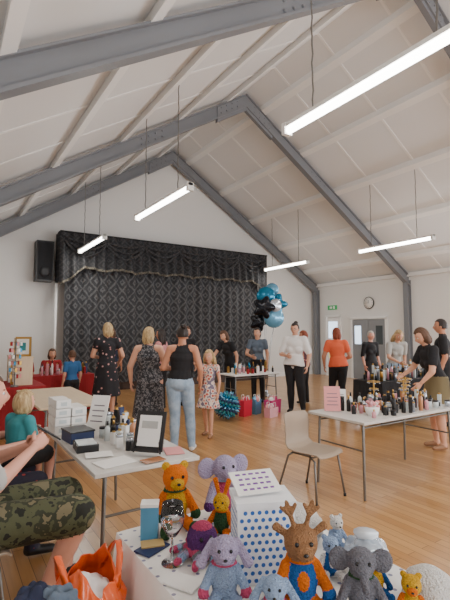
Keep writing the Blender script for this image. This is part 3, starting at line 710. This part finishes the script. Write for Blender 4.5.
def pom(m):
    c=V((4.42,6.72,.27))
    for i in range(200):
        z=1-2*(i+.5)/200; a=i*2.39996; r=math.sqrt(1-z*z); d=V((r*math.cos(a),r*math.sin(a),z)); mt=(TEAL,LBF,NVB,TLT)[i%4]
        m.tube([c+d*.1,c+d*.2,c+d*(.25+.015*math.sin(i*3))],[.03,.03,.006],mt,5)
simple('tinsel_wrapped_hamper',pom)
def crump(m,c,r,mat,seed,amp=.22,T=None):
    rnd=random.Random(seed); ws=[(V((rnd.gauss(0,1),rnd.gauss(0,1),rnd.gauss(0,1)))*3.5,rnd.uniform(0,6)) for _ in range(10)]
    def fn(u):
        k=1+amp*sum(abs(math.sin(u.dot(w)+p))-.6 for w,p in ws)/5
        z=u.z
        if z<-.55: z=-.55-(z+.55)*.1
        return V((u.x*r[0]*k,u.y*r[1]*k,z*r[2]*k))
    m.ball(c,1,mat,64,44,T=T,fn=fn)
def obag(m):
    cx,cy,z0=.485,1.66,.462; rx,ry=.118,.16
    def wr(t,v): return 1+v*(.07*math.sin(5*t+4*v)+.05*math.sin(9*t-5*v+1)+.035*math.sin(17*t+7*v))
    def prof(v): return (.55+1.6*v) if v<.25 else (.95+.12*math.sin((v-.25)*2.2) if v<.7 else 1.05-.55*(v-.7)/.3*.6)
    def fn(u,v):
        t=2*math.pi*u; k=prof(v)*wr(t,v); zz=z0+(.27+.04*math.sin(2*t+.5)+.02*math.sin(5*t))*v
        return V((cx+rx*k*math.cos(t),cy+ry*k*math.sin(t),zz))
    m.sheet(fn,90,26,ORBAG)
    m.ball((cx,cy,z0+.005),(rx*.56,ry*.56,.008),ORBAG,20,4)
    for sx in(-1,1):
        x=cx+sx*.07
        m.sheet(lambda u,v:V((x+sx*(.01+.03*math.sin(u*math.pi))+.012*math.sin(v*9+u*5),cy-.085+.17*u+.018*(v-.5)*math.cos(u*math.pi),z0+.23+.115*math.sin(u*math.pi)+.03*(v-.5)*(1.2-math.sin(u*math.pi)))),16,5,ORBAG)
    crump(m,(cx,cy,z0+.14),(.10,.13,.10),PAPER,4,.25)
simple('orange_carrier_bag',obag,solid=.0015)
simple('folded_clothes_bundle',lambda m:[crump(m,(.27,1.50,.62),(.10,.09,.20),M('navy_print',(34,40,64),.85,pat='spots',ramp=[(0,(170,180,200)),(.2,(34,40,64))],scale=22,bump=.4,bscale=14),7,.35),crump(m,(.33,1.47,.70),(.08,.06,.10),SLT,9,.4)])
def hbag(m):
    T=Matrix.Translation((6.05,3.18,.78))@Matrix.Rotation(.6,4,'Z')
    m.box((0,0,.14),(.3,.12,.26),BLACK,T=T,taper=.85); m.tube([(-.12,0,.27),(-.1,0,.42),(0,.0,.60),(.1,0,.42),(.12,0,.27)],.01,BLACK,8,T=T)
simple('black_handbag',hbag)
# ---------------------------------------------------------------- plush toys
EYE=M('toy_eye',(12,12,14),.1)
def plush(name,x,y,yaw,s,body,head_,limb,ears='bear',earm=None,trunk=False,muz=None,scarf=None,z=.752,antl=False,tip=None,bib=None):
    T=Matrix.Translation((x,y,z))@Matrix.Rotation(math.radians(yaw),4,'Z')@Matrix.Scale(s,4)
    earm=earm or head_; muz=muz or head_; tip=tip or limb
    P=[E((0,0,.085),(.055,.05,.085),body),E((0,.01,.215),(.058,.055,.056),head_),E((0,.055,.20),(.03,.03,.026),muz)]
    if bib: P+=[E((0,.012,.10),(.03,.045,.045),bib)]
    for sx in(-1,1):
        P+=[C((sx*.05,.0,.14),(sx*.085,.03,.07),.018,.020,limb),E((sx*.088,.035,.058),.024,tip)]
        P+=[C((sx*.035,.01,.03),(sx*.06,.11,.025),.024,.024,limb),E((sx*.062,.125,.032),(.026,.02,.032),tip)]
        if ears=='elephant': P+=[E((sx*.085,-.005,.215),(.045,.012,.05),earm)]
        if ears=='bear': P+=[E((sx*.042,0,.265),(.02,.012,.02),earm)]
        if ears=='bunny': P+=[C((sx*.02,0,.26),(sx*.05,-.01,.36),.014,.02,earm,.5)]
        if ears=='flop': P+=[C((sx*.05,0,.25),(sx*.10,.02,.16),.014,.024,earm,.6)]
        if ears=='deer': P+=[C((sx*.05,0,.24),(sx*.085,0,.265),.012,.016,earm,.6)]
        if antl: P+=[C((sx*.02,0,.26),(sx*.045,-.005,.34),.009,.008,Y_BR),C((sx*.035,0,.30),(sx*.065,0,.325),.008,.007,Y_BR),C((sx*.032,0,.30),(sx*.015,0,.335),.008,.007,Y_BR)]
    if trunk: P+=[C((0,.055,.20),(0,.10,.15),.020,.015,head_),C((0,.10,.15),(0,.125,.165),.015,.012,head_)]
    if scarf: P+=[C((-.0,.0,.158),(0,.0,.168),.05,.05,scarf,1,(0,1,0),0)]
    m=MB(); sculpt(m,P,.0055,2,T)
    for sx in(-1,1): m.ball((sx*.024,.058,.228),.0075,EYE,8,6,T=T)
    if not trunk: m.ball((0,.086,.206),(.009,.006,.006),EYE,8,6,T=T)
    return m.obj(name)
plush('crochet_lion_toy',.89,1.77,165,.98,Y_YE,Y_OR,Y_OR,'bear',Y_YE,muz=Y_YE,scarf=Y_GR,tip=Y_GR,bib=Y_OR)
plush('crochet_parrot_toy',1.02,1.59,130,.62,Y_GR,Y_YE,Y_OR,'bunny',Y_OR,scarf=Y_OR)
plush('crochet_elephant_toy',1.14,1.76,170,1.0,Y_PK,Y_LI,Y_LI,'elephant',Y_LI,True,scarf=Y_PB,tip=Y_PU)
plush('crochet_hedgehog_toy',1.16,1.50,150,.5,Y_OR,Y_BR,Y_PU,'bear')
plush('crochet_bunny_toy',.78,1.20,150,.76,Y_PB,Y_LI,Y_PB,'flop',Y_LI,scarf=Y_PK,tip=Y_PK)
plush('crochet_bunny_toy',.82,1.00,140,.6,Y_LI,Y_PB,Y_LI,'flop',Y_PB,scarf=Y_PK)
plush('crochet_reindeer_toy',.965,1.05,150,.92,Y_BL,Y_BR,Y_OR,'deer',Y_BR,antl=True,muz=Y_BR,scarf=Y_OR,tip=Y_BL,bib=Y_OR)
plush('crochet_elephant_toy',1.09,.92,140,.74,Y_GY,Y_GY,Y_GY,'elephant',Y_GY,True,scarf=Y_GR)
plush('crochet_duck_toy',1.19,.82,130,.5,Y_YE,Y_YE,Y_OR,'bear',muz=Y_OR)
plush('crochet_duck_toy',1.22,.97,150,.45,Y_YE,Y_YE,Y_BL,'bear',muz=Y_OR)
plush('crochet_penguin_toy',1.17,1.12,150,.5,Y_BL,Y_PB,Y_WH,'bear',bib=Y_WH)
plush('crochet_bear_toy',1.34,1.25,160,.45,Y_PB,Y_WH,Y_PB,'bear')
def octo(m):
    P=[E((0,0,.07),(.06,.055,.055),Y_PU)]; cols=(Y_PK,Y_GY,Y_LI,Y_PB)
    for k in range(8):
        a=k*math.pi/4
        for i in range(5):
            r0=.04+.015*i; r1=r0+.015; q=.3*math.sin(i+k)
            P.append(C((r0*math.cos(a+q*.3),r0*math.sin(a+q*.3),.03-.003*i),(r1*math.cos(a+q*.4),r1*math.sin(a+q*.4),.027-.003*i),.020-.0015*i,.019-.0015*i,cols[i%4]))
    P+=[E((0,0,.095),(.045,.042,.035),Y_PK)]
    T=Matrix.Translation((.86,1.48,.752))
    sculpt(m,P,.0055,2,T)
    for sx in(-1,1): m.ball((sx*.02-.01,-.048,.085),.008,EYE,8,6,T=T)
simple('crochet_octopus_toy',octo)
WCARD=M('white_gift_card',(238,240,244),.55); BDOT=M('blue_dot_print',(44,100,180),.55)
def pbox(m):
    T=Matrix.Translation((.985,1.27,.752))@Matrix.Rotation(math.radians(-25),4,'Z')
    w,d,h=.20,.15,.25
    m.box((0,0,h/2),(w,d,h),WCARD,T=T); m.box((0,0,h+.008),(w+.01,d+.01,.02),WCARD,T=T)
    def disc(c,ax):
        vs=[];n=10
        for i in range(n):
            t=2*math.pi*i/n; a,b=.0072*math.cos(t),.0072*math.sin(t)
            vs.append(V(c)+(V((a,0,b)) if ax=='y' else V((0,a,b))))
        m.add(vs,[tuple(range(n))],BDOT,T=T)
    for r in range(10):
        for c in range(9):
            a=-w/2+.014+(c+.5*(r%2))*.0245; z=.014+r*.0245
            if a<w/2-.009:
                for sy in(-1,1): disc((a,sy*(d/2+.0008),z),'y')
        for c in range(7):
            a=-d/2+.014+(c+.5*(r%2))*.0245; z=.014+r*.0245
            if a<d/2-.009:
                for sx in(-1,1): disc((sx*(w/2+.0008),a,z),'x')
simple('polka_dot_gift_box',pbox)
def sg(m):
    T=Matrix.Translation((.985,1.31,1.052))@Matrix.Rotation(math.radians(-15),4,'Z')@Matrix.Rotation(math.radians(22),4,'X')
    m.box((0,0,0),(.17,.12,.004),PAPER,T=T); ink=M('purple_ink',(120,70,150),.8)
    for i in range(4):
        for k in range(5): m.box((-.055+.026*k+.004*(i%2),.04-.026*i,.003),(.018-.004*((i+k)%2),.008,.001),ink,T=T)
simple('handwritten_sign',sg)
def wg(m):
    m.lathe([(.040,0),(.038,.003),(.006,.008),(.004,.085),(.02,.10),(.041,.135),(.045,.165),(.038,.215),(.0372,.215),(.044,.165),(.040,.136),(.019,.102),(.001,.095)],(.745,1.50,.752),GLASSP,32)
simple('wine_glass',wg)
simple('blue_gift_carton',lambda m:[m.box((.755,1.73,.752+.065),(.07,.06,.13),M('sky_blue_card',(84,150,186),.5),rz=-.5),m.box((.755,1.73,.888),(.073,.063,.012),PAPER,rz=-.5)])
simple('blue_greeting_cards',lambda m:[m.box((.725,1.635,.756),(.12,.08,.006),NVB,rz=.4),m.box((.735,1.655,.762),(.09,.06,.005),M('gold_card',(200,170,110),.5),rz=-.3),m.box((.72,1.36,.756),(.08,.12,.006),PAPER,rz=.5)])
def cello(m):
    crump(m,(1.31,1.08,.80),(.075,.07,.07),M('cellophane_wrap',(200,214,228),.12,trans=.5,coat=1),12,.35); m.tube([(1.31,1.08,.84),(1.31,1.08,.88)],[.02,.045],M('cello_top',(220,228,235),.15),10)
simple('cellophane_gift',cello)
simple('knitted_hat',lambda m:m.lathe([(.075,0),(.088,.006),(.08,.02),(.078,.05),(.065,.085),(.035,.105),(.004,.11)],(1.31,.84,.752),Y_WH,28))
simple('knitted_blanket',lambda m:[crump(m,(1.29,1.42,.80),(.09,.12,.07),Y_WH,21,.25),crump(m,(1.18,1.32,.79),(.05,.06,.05),Y_PB,22,.25)])
# ---------------------------------------------------------------- world & camera
w=bpy.data.worlds.new('World'); bpy.context.scene.world=w; w.use_nodes=True
w.node_tree.nodes['Background'].inputs[0].default_value=(.7,.8,1,1); w.node_tree.nodes['Background'].inputs[1].default_value=1
cd=bpy.data.cameras.new('Camera'); co=bpy.data.objects.new('Camera',cd); bpy.context.scene.collection.objects.link(co)
co.location=(0,0,1.6); co.rotation_euler=(math.radians(90+4.22),0,math.radians(-33.1))
cd.sensor_fit='VERTICAL'; cd.sensor_height=36; cd.lens=26; cd.clip_start=.05
bpy.context.scene.camera=co
